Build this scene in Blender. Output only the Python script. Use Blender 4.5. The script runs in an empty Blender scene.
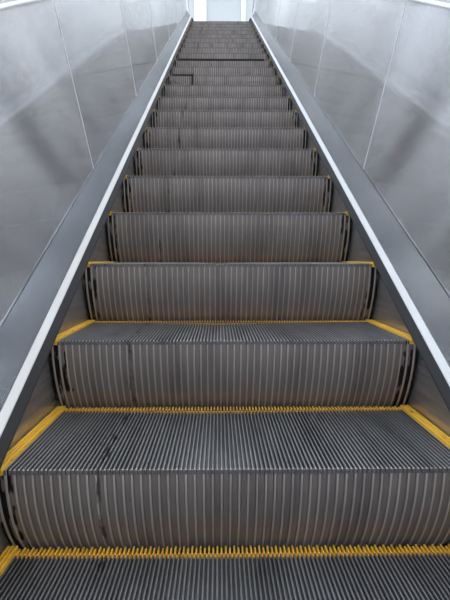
import bpy, bmesh, math, random
from mathutils import Vector
random.seed(7)
scene = bpy.context.scene
C = scene.collection
PI = math.pi
# ------------------------------------------------------------------ geometry constants (metres)
EYE = 1.65                       # eye height above the lower floor
Y0, D0, GO, RI = 0.9595, 0.4237, 0.351, 0.20257   # first full nose, depth below the eye, going, rise
SL = math.radians(30)
LINE0 = EYE - D0 - Y0*math.tan(SL)                # nose line height at Y = 0
HW = 0.502                       # half width of a step
PITCH = 0.952/105
CREST = 21                       # last step on the incline
TOPZ = EYE - D0 + RI*CREST + 0.19                 # upper landing

# ------------------------------------------------------------------ material helpers
def new_mat(name):
    m = bpy.data.materials.new(name); m.use_nodes = True
    nt = m.node_tree
    return m, nt, nt.nodes['Principled BSDF']
def node(nt, kind, **kw):
    n = nt.nodes.new(kind)
    for k, v in kw.items():
        if k in n.inputs: n.inputs[k].default_value = v
        else: setattr(n, k, v)
    return n
def link(nt, a, b): nt.links.new(a, b)
def ramp(nt, fac, stops):
    r = nt.nodes.new('ShaderNodeValToRGB')
    e = r.color_ramp.elements
    e[0].position, e[0].color = stops[0][0], (*stops[0][1], 1)
    e[1].position, e[1].color = stops[-1][0], (*stops[-1][1], 1)
    for p, c in stops[1:-1]:
        x = e.new(p); x.color = (*c, 1)
    link(nt, fac, r.inputs['Fac'])
    return r
def coords(nt, scale, rnd=False):
    tc = node(nt, 'ShaderNodeTexCoord')
    mp = node(nt, 'ShaderNodeMapping'); mp.inputs['Scale'].default_value = scale
    link(nt, tc.outputs['Object'], mp.inputs['Vector'])
    if rnd:
        oi = node(nt, 'ShaderNodeObjectInfo')
        mul = node(nt, 'ShaderNodeVectorMath', operation='SCALE')
        mul.inputs[0].default_value = (37.0, 19.0, 11.0)
        link(nt, oi.outputs['Random'], mul.inputs['Scale'])
        link(nt, mul.outputs[0], mp.inputs['Location'])
    return tc, mp
def mixc(nt, fac, a, b, mode='MIX'):
    m = nt.nodes.new('ShaderNodeMix'); m.data_type = 'RGBA'; m.blend_type = mode
    for s, v in ((0, fac), (6, a), (7, b)):
        if hasattr(v, 'links'): link(nt, v, m.inputs[s])
        elif s == 0: m.inputs[0].default_value = v
        else: m.inputs[s].default_value = (*v, 1)
    return m.outputs[2]

# worn die-cast aluminium of the steps
def step_metal(name, base, dark, metal, rough, edge_grime):
    m, nt, b = new_mat(name)
    tc, mp = coords(nt, (16, 3, 2.2), True)
    n1 = node(nt, 'ShaderNodeTexNoise', Scale=1.0, Detail=6.0, Roughness=0.62)
    link(nt, mp.outputs[0], n1.inputs['Vector'])
    r1 = ramp(nt, n1.outputs['Fac'], [(0.27, dark), (0.50, base), (0.72, tuple(min(1, c*1.18) for c in base))])
    tc2, mp2 = coords(nt, (60, 26, 7), True)
    n2 = node(nt, 'ShaderNodeTexNoise', Scale=1.0, Detail=4.0, Roughness=0.7)
    link(nt, mp2.outputs[0], n2.inputs['Vector'])
    r2 = ramp(nt, n2.outputs['Fac'], [(0.16, (0.6,)*3), (0.29, (1,)*3)])
    col = mixc(nt, 1.0, r1.outputs[0], r2.outputs[0], 'MULTIPLY')
    # a dark scuffed streak running down the flight left of the middle
    sq = node(nt, 'ShaderNodeSeparateXYZ'); link(nt, tc.outputs['Object'], sq.inputs[0])
    d1 = node(nt, 'ShaderNodeMath', operation='ADD'); d1.inputs[1].default_value = 0.286; link(nt, sq.outputs[0], d1.inputs[0])
    d2 = node(nt, 'ShaderNodeMath', operation='ABSOLUTE'); link(nt, d1.outputs[0], d2.inputs[0])
    d3 = node(nt, 'ShaderNodeMapRange'); d3.inputs['From Min'].default_value = 0.022; d3.inputs['From Max'].default_value = 0.0
    link(nt, d2.outputs[0], d3.inputs['Value'])
    d4 = node(nt, 'ShaderNodeMath', operation='MULTIPLY_ADD'); link(nt, d3.outputs[0], d4.inputs[0]); d4.inputs[1].default_value = 0.28
    link(nt, n2.outputs['Fac'], d4.inputs[2])
    r4 = ramp(nt, d4.outputs[0], [(0.73, (0, 0, 0)), (0.82, (0.8, 0.8, 0.8))])
    col = mixc(nt, r4.outputs[0], col, (0.012, 0.011, 0.011))
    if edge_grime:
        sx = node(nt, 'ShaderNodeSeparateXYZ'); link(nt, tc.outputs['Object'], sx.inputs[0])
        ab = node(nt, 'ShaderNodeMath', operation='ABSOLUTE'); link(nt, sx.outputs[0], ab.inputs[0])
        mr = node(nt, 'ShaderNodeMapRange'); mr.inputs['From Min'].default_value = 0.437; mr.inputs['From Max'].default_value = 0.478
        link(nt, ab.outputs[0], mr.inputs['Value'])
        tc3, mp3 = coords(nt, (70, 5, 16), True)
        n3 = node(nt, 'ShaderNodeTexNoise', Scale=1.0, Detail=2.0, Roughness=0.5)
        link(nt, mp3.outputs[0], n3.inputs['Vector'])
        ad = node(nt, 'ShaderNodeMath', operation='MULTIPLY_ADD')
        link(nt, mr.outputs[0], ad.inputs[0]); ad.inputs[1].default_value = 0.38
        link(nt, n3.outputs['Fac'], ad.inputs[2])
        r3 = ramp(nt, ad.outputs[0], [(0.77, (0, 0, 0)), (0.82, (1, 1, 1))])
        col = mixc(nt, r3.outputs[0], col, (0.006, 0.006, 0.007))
    link(nt, col, b.inputs['Base Color'])
    b.inputs['Metallic'].default_value = metal
    b.inputs['Roughness'].default_value = rough
    return m
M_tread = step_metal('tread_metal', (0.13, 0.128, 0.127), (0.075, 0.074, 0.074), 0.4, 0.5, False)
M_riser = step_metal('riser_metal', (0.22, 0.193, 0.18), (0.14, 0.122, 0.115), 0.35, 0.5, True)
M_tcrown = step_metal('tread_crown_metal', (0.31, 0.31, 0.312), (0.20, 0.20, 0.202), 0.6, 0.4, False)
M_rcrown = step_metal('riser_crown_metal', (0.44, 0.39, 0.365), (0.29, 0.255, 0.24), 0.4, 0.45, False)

m, nt, b = new_mat('worn_yellow_paint'); M_yellow = m
tc, mp = coords(nt, (40, 18, 40), True)
n = node(nt, 'ShaderNodeTexNoise', Scale=1.0, Detail=5.0, Roughness=0.65); link(nt, mp.outputs[0], n.inputs['Vector'])
r = ramp(nt, n.outputs['Fac'], [(0.28, (0.30, 0.18, 0.02)), (0.40, (0.95, 0.54, 0.05)), (0.75, (1.0, 0.62, 0.07))])
link(nt, r.outputs[0], b.inputs['Base Color']); b.inputs['Roughness'].default_value = 0.45

# brushed stainless steel of the side panels
def steel(name, base, rough, wave, scratch):
    m, nt, b = new_mat(name)
    b.inputs['Metallic'].default_value = 1.0
    tc, mp = coords(nt, (3, 1.4, 1.4))
    nw = node(nt, 'ShaderNodeTexNoise', Scale=1.0, Detail=1.0, Roughness=0.4); link(nt, mp.outputs[0], nw.inputs['Vector'])
    tc2, mp2 = coords(nt, (90, 4, 60))
    ns = node(nt, 'ShaderNodeTexNoise', Scale=1.0, Detail=4.0, Roughness=0.6); link(nt, mp2.outputs[0], ns.inputs['Vector'])
    r1 = ramp(nt, ns.outputs['Fac'], [(0.3, tuple(c*(1-scratch) for c in base)), (0.65, base)])
    link(nt, r1.outputs[0], b.inputs['Base Color'])
    tc3, mp3 = coords(nt, (4, 2, 5))
    nr = node(nt, 'ShaderNodeTexNoise', Scale=1.0, Detail=5.0, Roughness=0.7); link(nt, mp3.outputs[0], nr.inputs['Vector'])
    mr = node(nt, 'ShaderNodeMapRange'); mr.inputs['From Min'].default_value = 0.3; mr.inputs['From Max'].default_value = 0.7
    mr.inputs['To Min'].default_value = rough*0.8; mr.inputs['To Max'].default_value = rough*1.3
    link(nt, nr.outputs['Fac'], mr.inputs['Value']); link(nt, mr.outputs[0], b.inputs['Roughness'])
    if wave:
        bp = node(nt, 'ShaderNodeBump', Strength=1.0, Distance=wave)
        link(nt, nw.outputs['Fac'], bp.inputs['Height']); link(nt, bp.outputs[0], b.inputs['Normal'])
    return m
M_panel = steel('satin_steel_panel', (0.71, 0.715, 0.725), 0.07, 0.0015, 0.05)
def brush(m, rough, spread, share):
    """adds the wide lobe of metal with fine brush grooves along the direction of travel:
    every groove wall tilts the normal across the grain only"""
    nt = m.node_tree; b = nt.nodes['Principled BSDF']; o = nt.nodes['Material Output']
    b2 = nt.nodes.new('ShaderNodeBsdfPrincipled')
    link(nt, b.inputs['Base Color'].links[0].from_socket, b2.inputs['Base Color'])
    b2.inputs['Metallic'].default_value = 1.0; b2.inputs['Roughness'].default_value = rough
    geo = nt.nodes.new('ShaderNodeNewGeometry')
    t = nt.nodes.new('ShaderNodeCombineXYZ'); t.inputs[1].default_value = math.cos(SL); t.inputs[2].default_value = math.sin(SL)
    cr = node(nt, 'ShaderNodeVectorMath', operation='CROSS_PRODUCT'); link(nt, geo.outputs['Normal'], cr.inputs[0]); link(nt, t.outputs[0], cr.inputs[1])
    sc = node(nt, 'ShaderNodeVectorMath', operation='SCALE'); sc.inputs['Scale'].default_value = 977.0; link(nt, geo.outputs['Position'], sc.inputs[0])
    wn = nt.nodes.new('ShaderNodeTexWhiteNoise'); link(nt, sc.outputs[0], wn.inputs['Vector'])
    sp = nt.nodes.new('ShaderNodeSeparateColor'); link(nt, wn.outputs['Color'], sp.inputs[0])
    ad = node(nt, 'ShaderNodeMath', operation='ADD'); link(nt, sp.outputs[0], ad.inputs[0]); link(nt, sp.outputs[1], ad.inputs[1])
    ma = node(nt, 'ShaderNodeMath', operation='MULTIPLY_ADD'); link(nt, ad.outputs[0], ma.inputs[0]); ma.inputs[1].default_value = spread; ma.inputs[2].default_value = -spread
    wv = node(nt, 'ShaderNodeVectorMath', operation='SCALE'); link(nt, cr.outputs[0], wv.inputs[0]); link(nt, ma.outputs[0], wv.inputs['Scale'])
    nn = node(nt, 'ShaderNodeVectorMath', operation='ADD'); link(nt, geo.outputs['Normal'], nn.inputs[0]); link(nt, wv.outputs[0], nn.inputs[1])
    nz = node(nt, 'ShaderNodeVectorMath', operation='NORMALIZE'); link(nt, nn.outputs[0], nz.inputs[0]); link(nt, nz.outputs[0], b2.inputs['Normal'])
    mx = nt.nodes.new('ShaderNodeMixShader'); mx.inputs[0].default_value = share
    link(nt, b.outputs[0], mx.inputs[1]); link(nt, b2.outputs[0], mx.inputs[2]); link(nt, mx.outputs[0], o.inputs[0])
brush(M_panel, 0.06, 1.0, 0.6)
M_deck = steel('polished_steel_deck', (0.27, 0.28, 0.295), 0.16, 0.0015, 0.10)
M_skirt = steel('dull_steel_skirt', (0.60, 0.58, 0.57), 0.32, 0.0, 0.35)
for mm, k in ((M_panel, 0.9), (M_deck, 1.0), (M_skirt, 0.8)): mm.node_tree.nodes['Principled BSDF'].inputs['Metallic'].default_value = k
def plain(name, col, rough=0.5, metal=0.0):
    m, nt, b = new_mat(name)
    tc, mp = coords(nt, (5, 5, 5))
    n = node(nt, 'ShaderNodeTexNoise', Scale=1.0, Detail=4.0); link(nt, mp.outputs[0], n.inputs['Vector'])
    r = ramp(nt, n.outputs['Fac'], [(0.3, tuple(c*0.92 for c in col)), (0.7, col)])
    link(nt, r.outputs[0], b.inputs['Base Color'])
    b.inputs['Roughness'].default_value = rough; b.inputs['Metallic'].default_value = metal
    return m
M_alu = plain('bright_aluminium', (0.58, 0.58, 0.57), 0.5, 0.35)
M_black = plain('black_rubber', (0.017, 0.0175, 0.019), 0.65)
M_bristle = plain('black_bristle', (0.012, 0.012, 0.013), 0.9)
for mm, k in ((M_deck, 0.62), (M_panel, 0.82)):
    for nd in mm.node_tree.nodes:
        if nd.type == 'BSDF_PRINCIPLED': nd.inputs['Specular Tint'].default_value = (k, k, k, 1)
M_rail = plain('polished_rail_steel', (0.80, 0.81, 0.82), 0.22, 0.85)
M_white = plain('white_painted_steel', (0.86, 0.87, 0.88), 0.4)
M_grey = plain('grey_painted_steel', (0.07, 0.072, 0.075), 0.5)
M_floor = plain('pale_terrazzo', (0.42, 0.40, 0.38), 0.35)
M_clad = plain('grey_cladding', (0.5, 0.51, 0.53), 0.4, 0.6)
m, nt, b = new_mat('clear_glazing'); M_glass = m
nt.nodes.remove(b)
o = nt.nodes['Material Output']
t = node(nt, 'ShaderNodeBsdfTransparent'); t.inputs[0].default_value = (0.96, 0.98, 0.98, 1)
g = node(nt, 'ShaderNodeBsdfGlossy'); g.inputs['Roughness'].default_value = 0.03
mx = node(nt, 'ShaderNodeMixShader'); mx.inputs[0].default_value = 0.06
link(nt, t.outputs[0], mx.inputs[1]); link(nt, g.outputs[0], mx.inputs[2]); link(nt, mx.outputs[0], o.inputs[0])
m, nt, b = new_mat('frosted_pane'); M_frost = m
nt.nodes.remove(b)
o = nt.nodes['Material Output']
t = node(nt, 'ShaderNodeBsdfTranslucent'); t.inputs[0].default_value = (0.64, 0.67, 0.68, 1)
g = node(nt, 'ShaderNodeBsdfDiffuse'); g.inputs[0].default_value = (0.64, 0.67, 0.68, 1)
mx = node(nt, 'ShaderNodeMixShader'); mx.inputs[0].default_value = 0.5
link(nt, t.outputs[0], mx.inputs[1]); link(nt, g.outputs[0], mx.inputs[2]); link(nt, mx.outputs[0], o.inputs[0])

# ------------------------------------------------------------------ mesh helpers
def obj(name, bm, mat, parent=None, smooth=False, crown=None):
    me = bpy.data.meshes.new(name)
    bmesh.ops.recalc_face_normals(bm, faces=bm.faces)
    bm.to_mesh(me); bm.free()
    me.materials.append(mat)
    if crown: me.materials.append(crown)
    if smooth:
        for p in me.polygons: p.use_smooth = True
    o = bpy.data.objects.new(name, me); C.objects.link(o)
    if parent: o.parent = parent
    return o
def thing(name, label, cat, loc=(0, 0, 0), group=None):
    o = bpy.data.objects.new(name, None); C.objects.link(o)
    o.location = loc; o.empty_display_size = 0.1
    o['label'] = label; o['category'] = cat
    if group: o['group'] = group
    return o
def struct(name, bm, mat, **kw):
    o = obj(name, bm, mat, **kw); o['kind'] = 'structure'; return o
def box(bm, x0, x1, y0, y1, z0, z1):
    v = [bm.verts.new((x, y, z)) for x in (x0, x1) for y in (y0, y1) for z in (z0, z1)]
    for f in ((0, 1, 3, 2), (4, 6, 7, 5), (0, 4, 5, 1), (2, 3, 7, 6), (0, 2, 6, 4), (1, 5, 7, 3)):
        bm.faces.new([v[i] for i in f])
def loft(bm, rings, closed_ring=True, cap=True):
    rv = [[bm.verts.new(p) for p in r] for r in rings]
    n = len(rv[0])
    for a, b in zip(rv, rv[1:]):
        for i in range(n if closed_ring else n-1):
            j = (i+1) % n
            bm.faces.new((a[i], a[j], b[j], b[i]))
    if cap and closed_ring:
        bm.faces.new(rv[0]); bm.faces.new(rv[-1])
def tube(bm, pts, r, seg=10):
    rings = []
    for i, p in enumerate(pts):
        p = Vector(p)
        a = Vector(pts[max(i-1, 0)]); c = Vector(pts[min(i+1, len(pts)-1)])
        t = (c-a).normalized()
        up = Vector((0, 1, 0)) if abs(t.y) < 0.9 else Vector((0, 0, 1))
        s = t.cross(up).normalized(); u = s.cross(t)
        rings.append([p + r*(math.cos(k*2*PI/seg)*s + math.sin(k*2*PI/seg)*u) for k in range(seg)])
    loft(bm, rings)

# ------------------------------------------------------------------ one step (local origin: middle of its nose)
def cleat(bm, x, w, y0, y1, zt, zb, ch=0.0008):
    """a tread rib running front to back, narrow chamfered crown"""
    prof = [(x-w/2-0.0006, zb), (x-w/2, zt-ch), (x-w/2+ch, zt), (x+w/2-ch, zt), (x+w/2, zt-ch), (x+w/2+0.0006, zb)]
    f0 = [(px, y0, pz) for px, pz in prof]
    f1 = [(px, y0+0.0015 if pz > zb else y0, pz) for px, pz in prof]
    r0 = [(px, y0, pz-0.002 if pz > zb else pz) for px, pz in prof]
    r1 = [(px, y0+0.003, pz) for px, pz in prof]
    r2 = [(px, y1, pz) for px, pz in prof]
    nf = len(bm.faces)
    loft(bm, [r0, r1, r2])
    bm.faces.ensure_lookup_table()
    for f in bm.faces[nf:]:
        f.normal_update()
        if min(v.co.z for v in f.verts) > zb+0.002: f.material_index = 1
NC = 105
XS = [(-0.476 + (k+0.5)*PITCH) for k in range(NC)]
GROOVE = -0.0105
def make_step():
    t = thing('escalator_step', '', 'step')
    bm = bmesh.new()                                   # tread: plate plus ribs
    box(bm, -0.476, 0.476, 0.0095, 0.386, -0.030, GROOVE)
    for x in XS: cleat(bm, x, 0.0036, 0.0, 0.386, 0.0, GROOVE-0.001)
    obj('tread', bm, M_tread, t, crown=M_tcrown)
    bm = bmesh.new()                                   # yellow back strip with comb tongues
    box(bm, -0.476, 0.476, 0.3861, 0.398, -0.030, GROOVE+0.004)
    for k, x in enumerate(XS):
        cleat(bm, x, 0.0036, 0.3861, 0.4090 if k % 2 == 0 else 0.4155, 0.0006, GROOVE-0.004)
    obj('rear_demarcation_strip', bm, M_yellow, t, crown=M_yellow)
    for s in (-1, 1):                                  # yellow side strips
        bm = bmesh.new()
        a, b_ = sorted((s*0.4765, s*HW))
        box(bm, a, b_, 0.001, 0.415, -0.012, -0.003)
        for k in range(3):
            xx = s*(0.4805+k*0.0086)
            w = 0.0062
            loft(bm, [[(xx-w/2, yy, -0.004), (xx-w/2, yy, 0.0035+dz), (xx-w/2+0.001, yy, 0.0045+dz), (xx+w/2-0.001, yy, 0.0045+dz), (xx+w/2, yy, 0.0035+dz), (xx+w/2, yy, -0.004)]
                      for yy, dz in ((-0.001, -0.004), (0.004, 0), (0.415, 0))])
        obj('side_demarcation_strip', bm, M_yellow, t)
    # curved riser: base sheet plus every second rib carried on down
    def inset(d): return 0.0715*(max(d, 0)/0.2026)**2
    D = [0.0055, 0.016, 0.03, 0.05, 0.075, 0.1, 0.125, 0.15, 0.175, 0.195, 0.212, 0.226]
    bm = bmesh.new()
    rings = []
    for d in D:
        y = inset(d)
        rings.append([(-HW, y+0.0062, -d), (HW, y+0.0062, -d), (HW, y+0.012, -d), (-HW, y+0.012, -d)])
    loft(bm, rings)
    p2 = PITCH*2
    cx = [XS[0] + i*p2 for i in range(-1, 54)]
    cx = [x for x in cx if -HW < x < HW]
    for x in cx:
        edge = abs(x) > 0.462
        wt, wb = (0.0042, 0.0080) if not edge else (0.006, 0.010)
        rings = []
        for d in [0.003] + D:
            y = inset(d)
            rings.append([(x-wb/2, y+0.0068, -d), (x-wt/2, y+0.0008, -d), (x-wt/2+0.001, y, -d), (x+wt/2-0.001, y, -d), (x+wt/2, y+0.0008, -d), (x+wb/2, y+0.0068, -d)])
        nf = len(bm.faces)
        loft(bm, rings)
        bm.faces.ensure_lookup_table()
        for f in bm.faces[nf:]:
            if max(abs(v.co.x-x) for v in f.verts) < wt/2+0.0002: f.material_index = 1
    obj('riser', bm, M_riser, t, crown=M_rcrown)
    bm = bmesh.new()                                   # carriage under the tread
    box(bm, -0.46, 0.46, 0.075, 0.345, -0.10, -0.0305)
    obj('carriage', bm, M_black, t)
    return t
def nose(n): return (0, Y0+GO*n, EYE-D0+RI*n)
WORDS = ['lowest escalator step, only its dark tread and yellow rear edge in view',
 'second step from the bottom, the widest grooved riser with yellow strips down both tread sides',
 'third step from the bottom, a shallow sliver of tread between short yellow side strips',
 'fourth step from the bottom, seen edge-on with thin yellow lines at both nose ends',
 'fifth step from the bottom, first whose tread is hidden, small yellow nose tips',
 'sixth step from the bottom, grey ribbed riser just above the fifth',
 'seventh step from the bottom, grey ribbed riser with tiny yellow corner tips',
 'eighth step from the bottom, ribbed riser a third of the way up the flight']
ORD = ['ninth', 'tenth', 'eleventh', 'twelfth', 'thirteenth', 'fourteenth', 'fifteenth', 'sixteenth', 'seventeenth', 'eighteenth', 'nineteenth', 'twentieth', 'twenty-first', 'twenty-second']
for i, w in enumerate(ORD):
    tail = 'counting up from the bottom, thin brown-grey riser strip'
    if i == 5: tail = 'counting up from the bottom, with a dark line along its nose'
    if i == 3: tail = 'counting up from the bottom, with an L-shaped dark line left of centre'
    WORDS.append('%s escalator step %s' % (w, tail))
WORDS.append('topmost visible escalator step, its nose drawn against the white far wall')
step = make_step()
for n in range(-1, CREST+1):
    if n == -1: s = step
    else:
        s = step.copy(); C.objects.link(s)
        for ch in step.children:
            c = ch.copy(); C.objects.link(c); c.parent = s
    s.location = nose(n)
    if n in (10, 12):                                  # two steps carry thin black strips at the nose
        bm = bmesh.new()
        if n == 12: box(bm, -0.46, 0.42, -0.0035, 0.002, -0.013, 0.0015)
        else:
            box(bm, -0.279, -0.267, -0.0035, 0.03, -0.14, 0.0015); box(bm, -0.45, -0.27, -0.0035, 0.002, -0.007, 0.0015)
        obj('dark_strip', bm, M_bristle, s)
    s['label'] = WORDS[n+1]; s['category'] = 'step'; s['group'] = 'steps of the escalator'

# ------------------------------------------------------------------ swept sides
RT = 0.8; YC = 8.42
def path(s):
    """arc length along the nose line from Y=0 -> (y, z, angle)"""
    sc = YC/math.cos(SL)
    zc = LINE0 + YC*math.tan(SL)
    sb = -1.0/math.cos(SL); zb = LINE0 - 1.0*math.tan(SL)
    if s < sb:
        R = 1.0; a = (sb-s)/R
        if a < SL:
            th = SL-a
            return (-1.0 - R*(math.sin(SL)-math.sin(th)), zb - R*(math.cos(th)-math.cos(SL)), th)
        yy = -1.0 - R*math.sin(SL); zz = zb - R*(1-math.cos(SL))
        return (yy-(a-SL)*R, zz, 0)
    if s <= sc: return (s*math.cos(SL), LINE0 + s*math.sin(SL), SL)
    a = (s-sc)/RT
    if a < SL:
        th = SL-a
        return (YC + RT*(math.sin(SL)-math.sin(th)), zc + RT*(math.cos(th)-math.cos(SL)), th)
    return (YC+RT*math.sin(SL)+(a-SL)*RT, zc+RT*(1-math.cos(SL)), 0)
SC = YC/math.cos(SL); S_TOP = SC + RT*SL + 1.1; S_BOT = -1.0/math.cos(SL) - SL - 1.6
def stations(s0, s1):
    keys = [s0, s1]
    for k in range(0, 9):
        keys += [SC + RT*SL*k/8, -1.0/math.cos(SL) - SL*k/8]
    k = s0
    while k < s1: keys.append(k); k += 0.4
    ks = sorted(x for x in set(round(q, 5) for q in keys) if s0-2e-5 <= x <= s1+2e-5)
    return ks
def at(s, side, u, v):
    y, z, th = path(s)
    return Vector((side*u, y - v*math.sin(th), z + v*math.cos(th)))
def sweep(prof, side, s0, s1, bm=None):
    bm = bm or bmesh.new()
    loft(bm, [[at(s, side, u, v) for u, v in prof] for s in stations(s0, s1)])
    return bm
def thick(pts, t):
    """closed ring from an open polyline, thickened outwards/downwards (du, dv)"""
    return pts + [(u+t[0], v+t[1]) for u, v in reversed(pts)]
SEAMS = [2.465+1.29*k for k in range(-4, 6)]
WB = (0.5575, 0.1271); WT = (0.6077, 0.7317)
for side, nm, tint in ((-1, 'left', 'warm silver'), (1, 'right', 'cool silver')):
    t = thing('escalator_balustrade', 'satin steel escalator side wall on the %s, with %s edge trim' % (nm, tint), 'balustrade', (side*0.55, 0, LINE0))
    off = Vector((side*0.55, 0, LINE0))
    def part(name, bm, mat, smooth=False):
        for v in bm.verts: v.co -= off
        return obj(name, bm, mat, t, smooth)
    # skirt panel
    part('skirt_panel', sweep([(0.505, 0.030), (0.505, -0.30), (0.509, -0.30), (0.509, 0.030)], side, S_BOT, S_TOP), M_skirt)
    # black skirt guard with bristles
    g = part('skirt_guard', sweep([(0.4725, 0.0215), (0.4870, 0.0418), (0.507, 0.0440), (0.507, 0.0135), (0.478, 0.0165)], side, S_BOT, S_TOP), M_black)
    bm = sweep([(0.4712, 0.0195), (0.4728, 0.0222), (0.482, 0.0160), (0.4805, 0.0135)], side, S_BOT, S_TOP)
    for v in bm.verts: v.co -= off
    obj('bristle_strip', bm, M_bristle, g)
    # bright trim
    part('edge_trim', sweep([(0.4868, 0.0415), (0.4878, 0.0436), (0.5040, 0.0532), (0.5056, 0.0526), (0.508, 0.040), (0.488, 0.036)], side, S_BOT, S_TOP), M_alu)
    # inner deck in lengths
    js = [-2.9, -0.6, 1.98, 4.82, 7.66, S_TOP]
    js[0] = S_BOT
    for a, b_ in zip(js, js[1:]):
        part('inner_deck', sweep([(0.5062, 0.0510), (0.5569, 0.1256), (0.5587, 0.1271), (0.5627, 0.1241), (0.512, 0.045)], side, a+0.0008, b_-0.0008), M_deck)
    # wall panels
    ks = [S_BOT] + SEAMS + [S_TOP]
    for a, b_ in zip(ks, ks[1:]):
        if b_-a < 0.2: continue
        part('wall_panel', sweep([WB, WT, (WT[0]+0.004, WT[1]), (WB[0]+0.004, WB[1])], side, a+0.002, b_-0.002), M_panel)
    for k in SEAMS:
        bm = sweep([(WB[0]-0.0012, WB[1]), (WT[0]-0.0012, WT[1]), (WT[0]+0.003, WT[1]), (WB[0]+0.003, WB[1])], side, k-0.002, k+0.002)
        part('joint_strip', bm, M_white)
    bm = sweep([(WB[0]-0.0025, WB[1]-0.001), (WB[0]-0.0025, WB[1]+0.0035), (WB[0]+0.002, WB[1]+0.0035), (WB[0]+0.002, WB[1]-0.001)], side, S_BOT, S_TOP)
    part('base_bead', bm, M_deck)
    # top rail carrying the handrail, and the outside skin
    part('top_rail', sweep([(0.602, 0.744), (0.604, 0.835), (0.676, 0.835), (0.676, 0.7317), (0.609, 0.7317)], side, S_BOT, S_TOP), M_rail)
    part('rail_lip', sweep([(0.600, 0.7317), (0.598, 0.736), (0.600, 0.7445), (0.606, 0.7445), (0.606, 0.7317)], side, S_BOT, S_TOP), M_white)
    part('outer_cladding', sweep([(0.668, 0.732), (0.673, 0.732), (0.75, 0.05), (0.75, -0.55), (0.745, -0.55), (0.745, 0.05)], side, S_BOT, S_TOP), M_clad)
    h = obj('handrail', sweep([(0.612, 0.836), (0.605, 0.844), (0.607, 0.860), (0.621, 0.868), (0.669, 0.868), (0.683, 0.860), (0.685, 0.844), (0.678, 0.836)], side, S_BOT, S_TOP), M_black)
    h['label'] = 'black rubber handrail running above the %s steel side wall' % nm; h['category'] = 'handrail'
bm = sweep([(-0.744, -0.56), (-0.744, -0.58), (0.744, -0.58), (0.744, -0.56)], 1, S_BOT, S_TOP)  # unseen underside panel, added to block light from below
o = obj('soffit_light_block', bm, M_clad); o['label'] = 'unseen grey panel closing the underside of the escalator to block light'; o['category'] = 'soffit'

# ------------------------------------------------------------------ hall
bm = bmesh.new(); box(bm, -2.6, 2.6, -9, 16.2, -0.2, 0.0); struct('floor', bm, M_floor)
LZ = TOPZ
bm = bmesh.new(); box(bm, -2.6, 2.6, 9.95, 16.2, LZ-0.30, LZ); struct('floor_upper', bm, M_floor)
t = thing('landing_plate', 'ribbed metal landing plate at the head of the escalator', 'plate', (0, 8.80, LZ-0.06))
bm = bmesh.new(); box(bm, -0.50, 0.50, 0, 1.14, -0.03, 0.0)
for k in range(70): box(bm, -0.49+k*0.014, -0.482+k*0.014, 0.0, 1.14, 0.0, 0.003)
obj('plate', bm, M_tread, t)
HWL = 2.45; EZ2 = LZ+2.0                # half width of the hall, eaves height at the top
def eave(y): return min(EZ2, 3.6 + max(y, 0)*0.0 + (max(0, y)*0.47))
# far wall: white frame and pale panes
YB = 13.0
def px_x(px, Y): return -0.0413 + (px-219)/491.7*Y      # lateral position of a frame member
fr = bmesh.new()
xs = [px_x(201.5, YB), px_x(242.5, YB)]
def member(bm, x, w, z0, z1): box(bm, x-w/2, x+w/2, YB-0.06, YB+0.06, z0, z1)
member(fr, xs[0], 0.30, LZ, LZ+3.4)
member(fr, xs[1], 0.10, LZ, LZ+3.4)
for x in (-2.44, -1.5, 1.5, 2.44): member(fr, x, 0.12, LZ, LZ+3.4)
bz = EYE + YB*math.tan(math.radians(27.6))
for z, h in ((LZ+0.1, 0.2), (bz, 0.16), (bz+0.9, 0.10), (LZ+3.3, 0.2)):
    box(fr, -2.5, 2.5, YB-0.05, YB+0.05, z-h/2, z+h/2)
struct('wall_back', fr, M_white)
bm = bmesh.new(); box(bm, -2.5, 2.5, YB+0.01, YB+0.02, LZ, LZ+3.4)
struct('window_1', bm, M_frost)
# unseen glazed barrel vault; dark hoops and purlins added for bands reflected in steel
VR = 2.2; VB = 0.55; VH = 2.05
def vault(k, ang, r=VR):
    return at(k, 1, r*math.cos(ang), VB + (VH+r-VR)*math.sin(ang))
S_END = SC + RT*SL + (YB-YC-RT*math.sin(SL)) - 0.1
band_arches = [-4.45, -2.05, 0.35, 2.75, 5.15, 7.55, 9.95]
for i, k in enumerate(band_arches):
    bm = bmesh.new()
    for dk in (-0.15, 0.15):
        tube(bm, [vault(k+dk, a*PI/24) for a in range(25)], 0.095)
        for sx in (0, PI):
            p = vault(k+dk, sx); foot = 0.0 if p.y < 9.95 else LZ
            tube(bm, [(p.x, p.y, foot), (p.x, p.y, p.z)], 0.095)
    struct('trim_%d' % (i+1), bm, M_grey, smooth=True)
ks_v = stations(-6.4, S_END)
bm = bmesh.new()
for a in (0, 6, 12, 18, 24):
    tube(bm, [vault(k, a*PI/24, VR+0.11) for k in ks_v], 0.05, 8)
struct('trim_12', bm, M_grey)
bm = bmesh.new()
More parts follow.
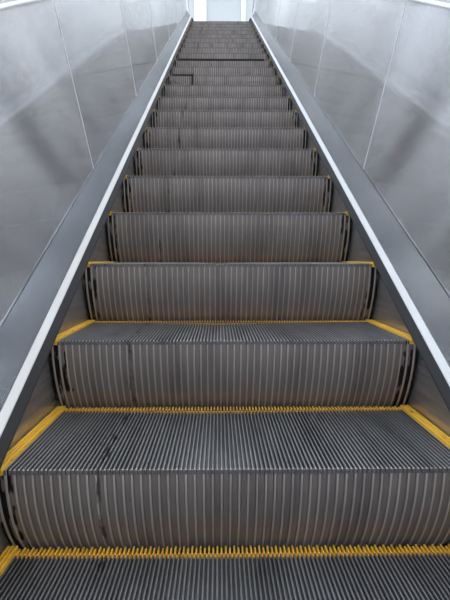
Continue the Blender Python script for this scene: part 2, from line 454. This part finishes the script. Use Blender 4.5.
loft(bm, [[vault(k, a*PI/24, VR+0.16) for a in range(25)] for k in ks_v], closed_ring=False, cap=False)
struct('ceiling', bm, M_glass)
for side, nm in ((-1, 'left'), (1, 'right')):
    bm = bmesh.new()
    box(bm, side*HWL-0.08, side*HWL+0.08, -9, 13, 0, 1.0)
    struct('wall_'+nm, bm, M_white)
bm = bmesh.new(); box(bm, -2.6, 2.6, -9.1, -9.0, 0, 3.0); struct('wall_front', bm, M_floor)

# ------------------------------------------------------------------ daylight
w = bpy.data.worlds.new('overcast_sky'); scene.world = w; w.use_nodes = True
nt = w.node_tree; bg = nt.nodes['Background']
tc = nt.nodes.new('ShaderNodeTexCoord'); sx = nt.nodes.new('ShaderNodeSeparateXYZ')
link(nt, tc.outputs['Generated'], sx.inputs[0])
rz = ramp(nt, sx.outputs[2], [(0.0, (0.30, 0.30, 0.30)), (0.02, (0.72, 0.76, 0.82)), (0.5, (0.80, 0.84, 0.90)), (1.0, (0.90, 0.93, 1.0))])
mr = nt.nodes.new('ShaderNodeMapRange'); mr.inputs['From Min'].default_value = -1; mr.inputs['From Max'].default_value = 1
link(nt, sx.outputs[0], mr.inputs['Value'])
rx = ramp(nt, mr.outputs[0], [(0.1, (1.06, 1.13, 1.24)), (0.9, (0.97, 0.93, 0.88))])
col = mixc(nt, 1.0, rz.outputs[0], rx.outputs[0], 'MULTIPLY')
link(nt, col, bg.inputs['Color']); bg.inputs['Strength'].default_value = 2.35

# ------------------------------------------------------------------ camera
cd = bpy.data.cameras.new('camera'); cam = bpy.data.objects.new('camera', cd); C.objects.link(cam)
cd.sensor_fit = 'VERTICAL'; cd.sensor_height = 36; cd.lens = 491.7*36/600; cd.clip_start = 0.02
cam.location = (-0.0413, 0, EYE)
cam.rotation_euler = (math.radians(90-4.887), 0, math.radians(-0.70))
scene.camera = cam
scene.view_settings.view_transform = 'Standard'; scene.view_settings.look = 'None'
scene.view_settings.exposure = 0.48; scene.view_settings.gamma = 1.0
scene.view_settings.use_curve_mapping = False
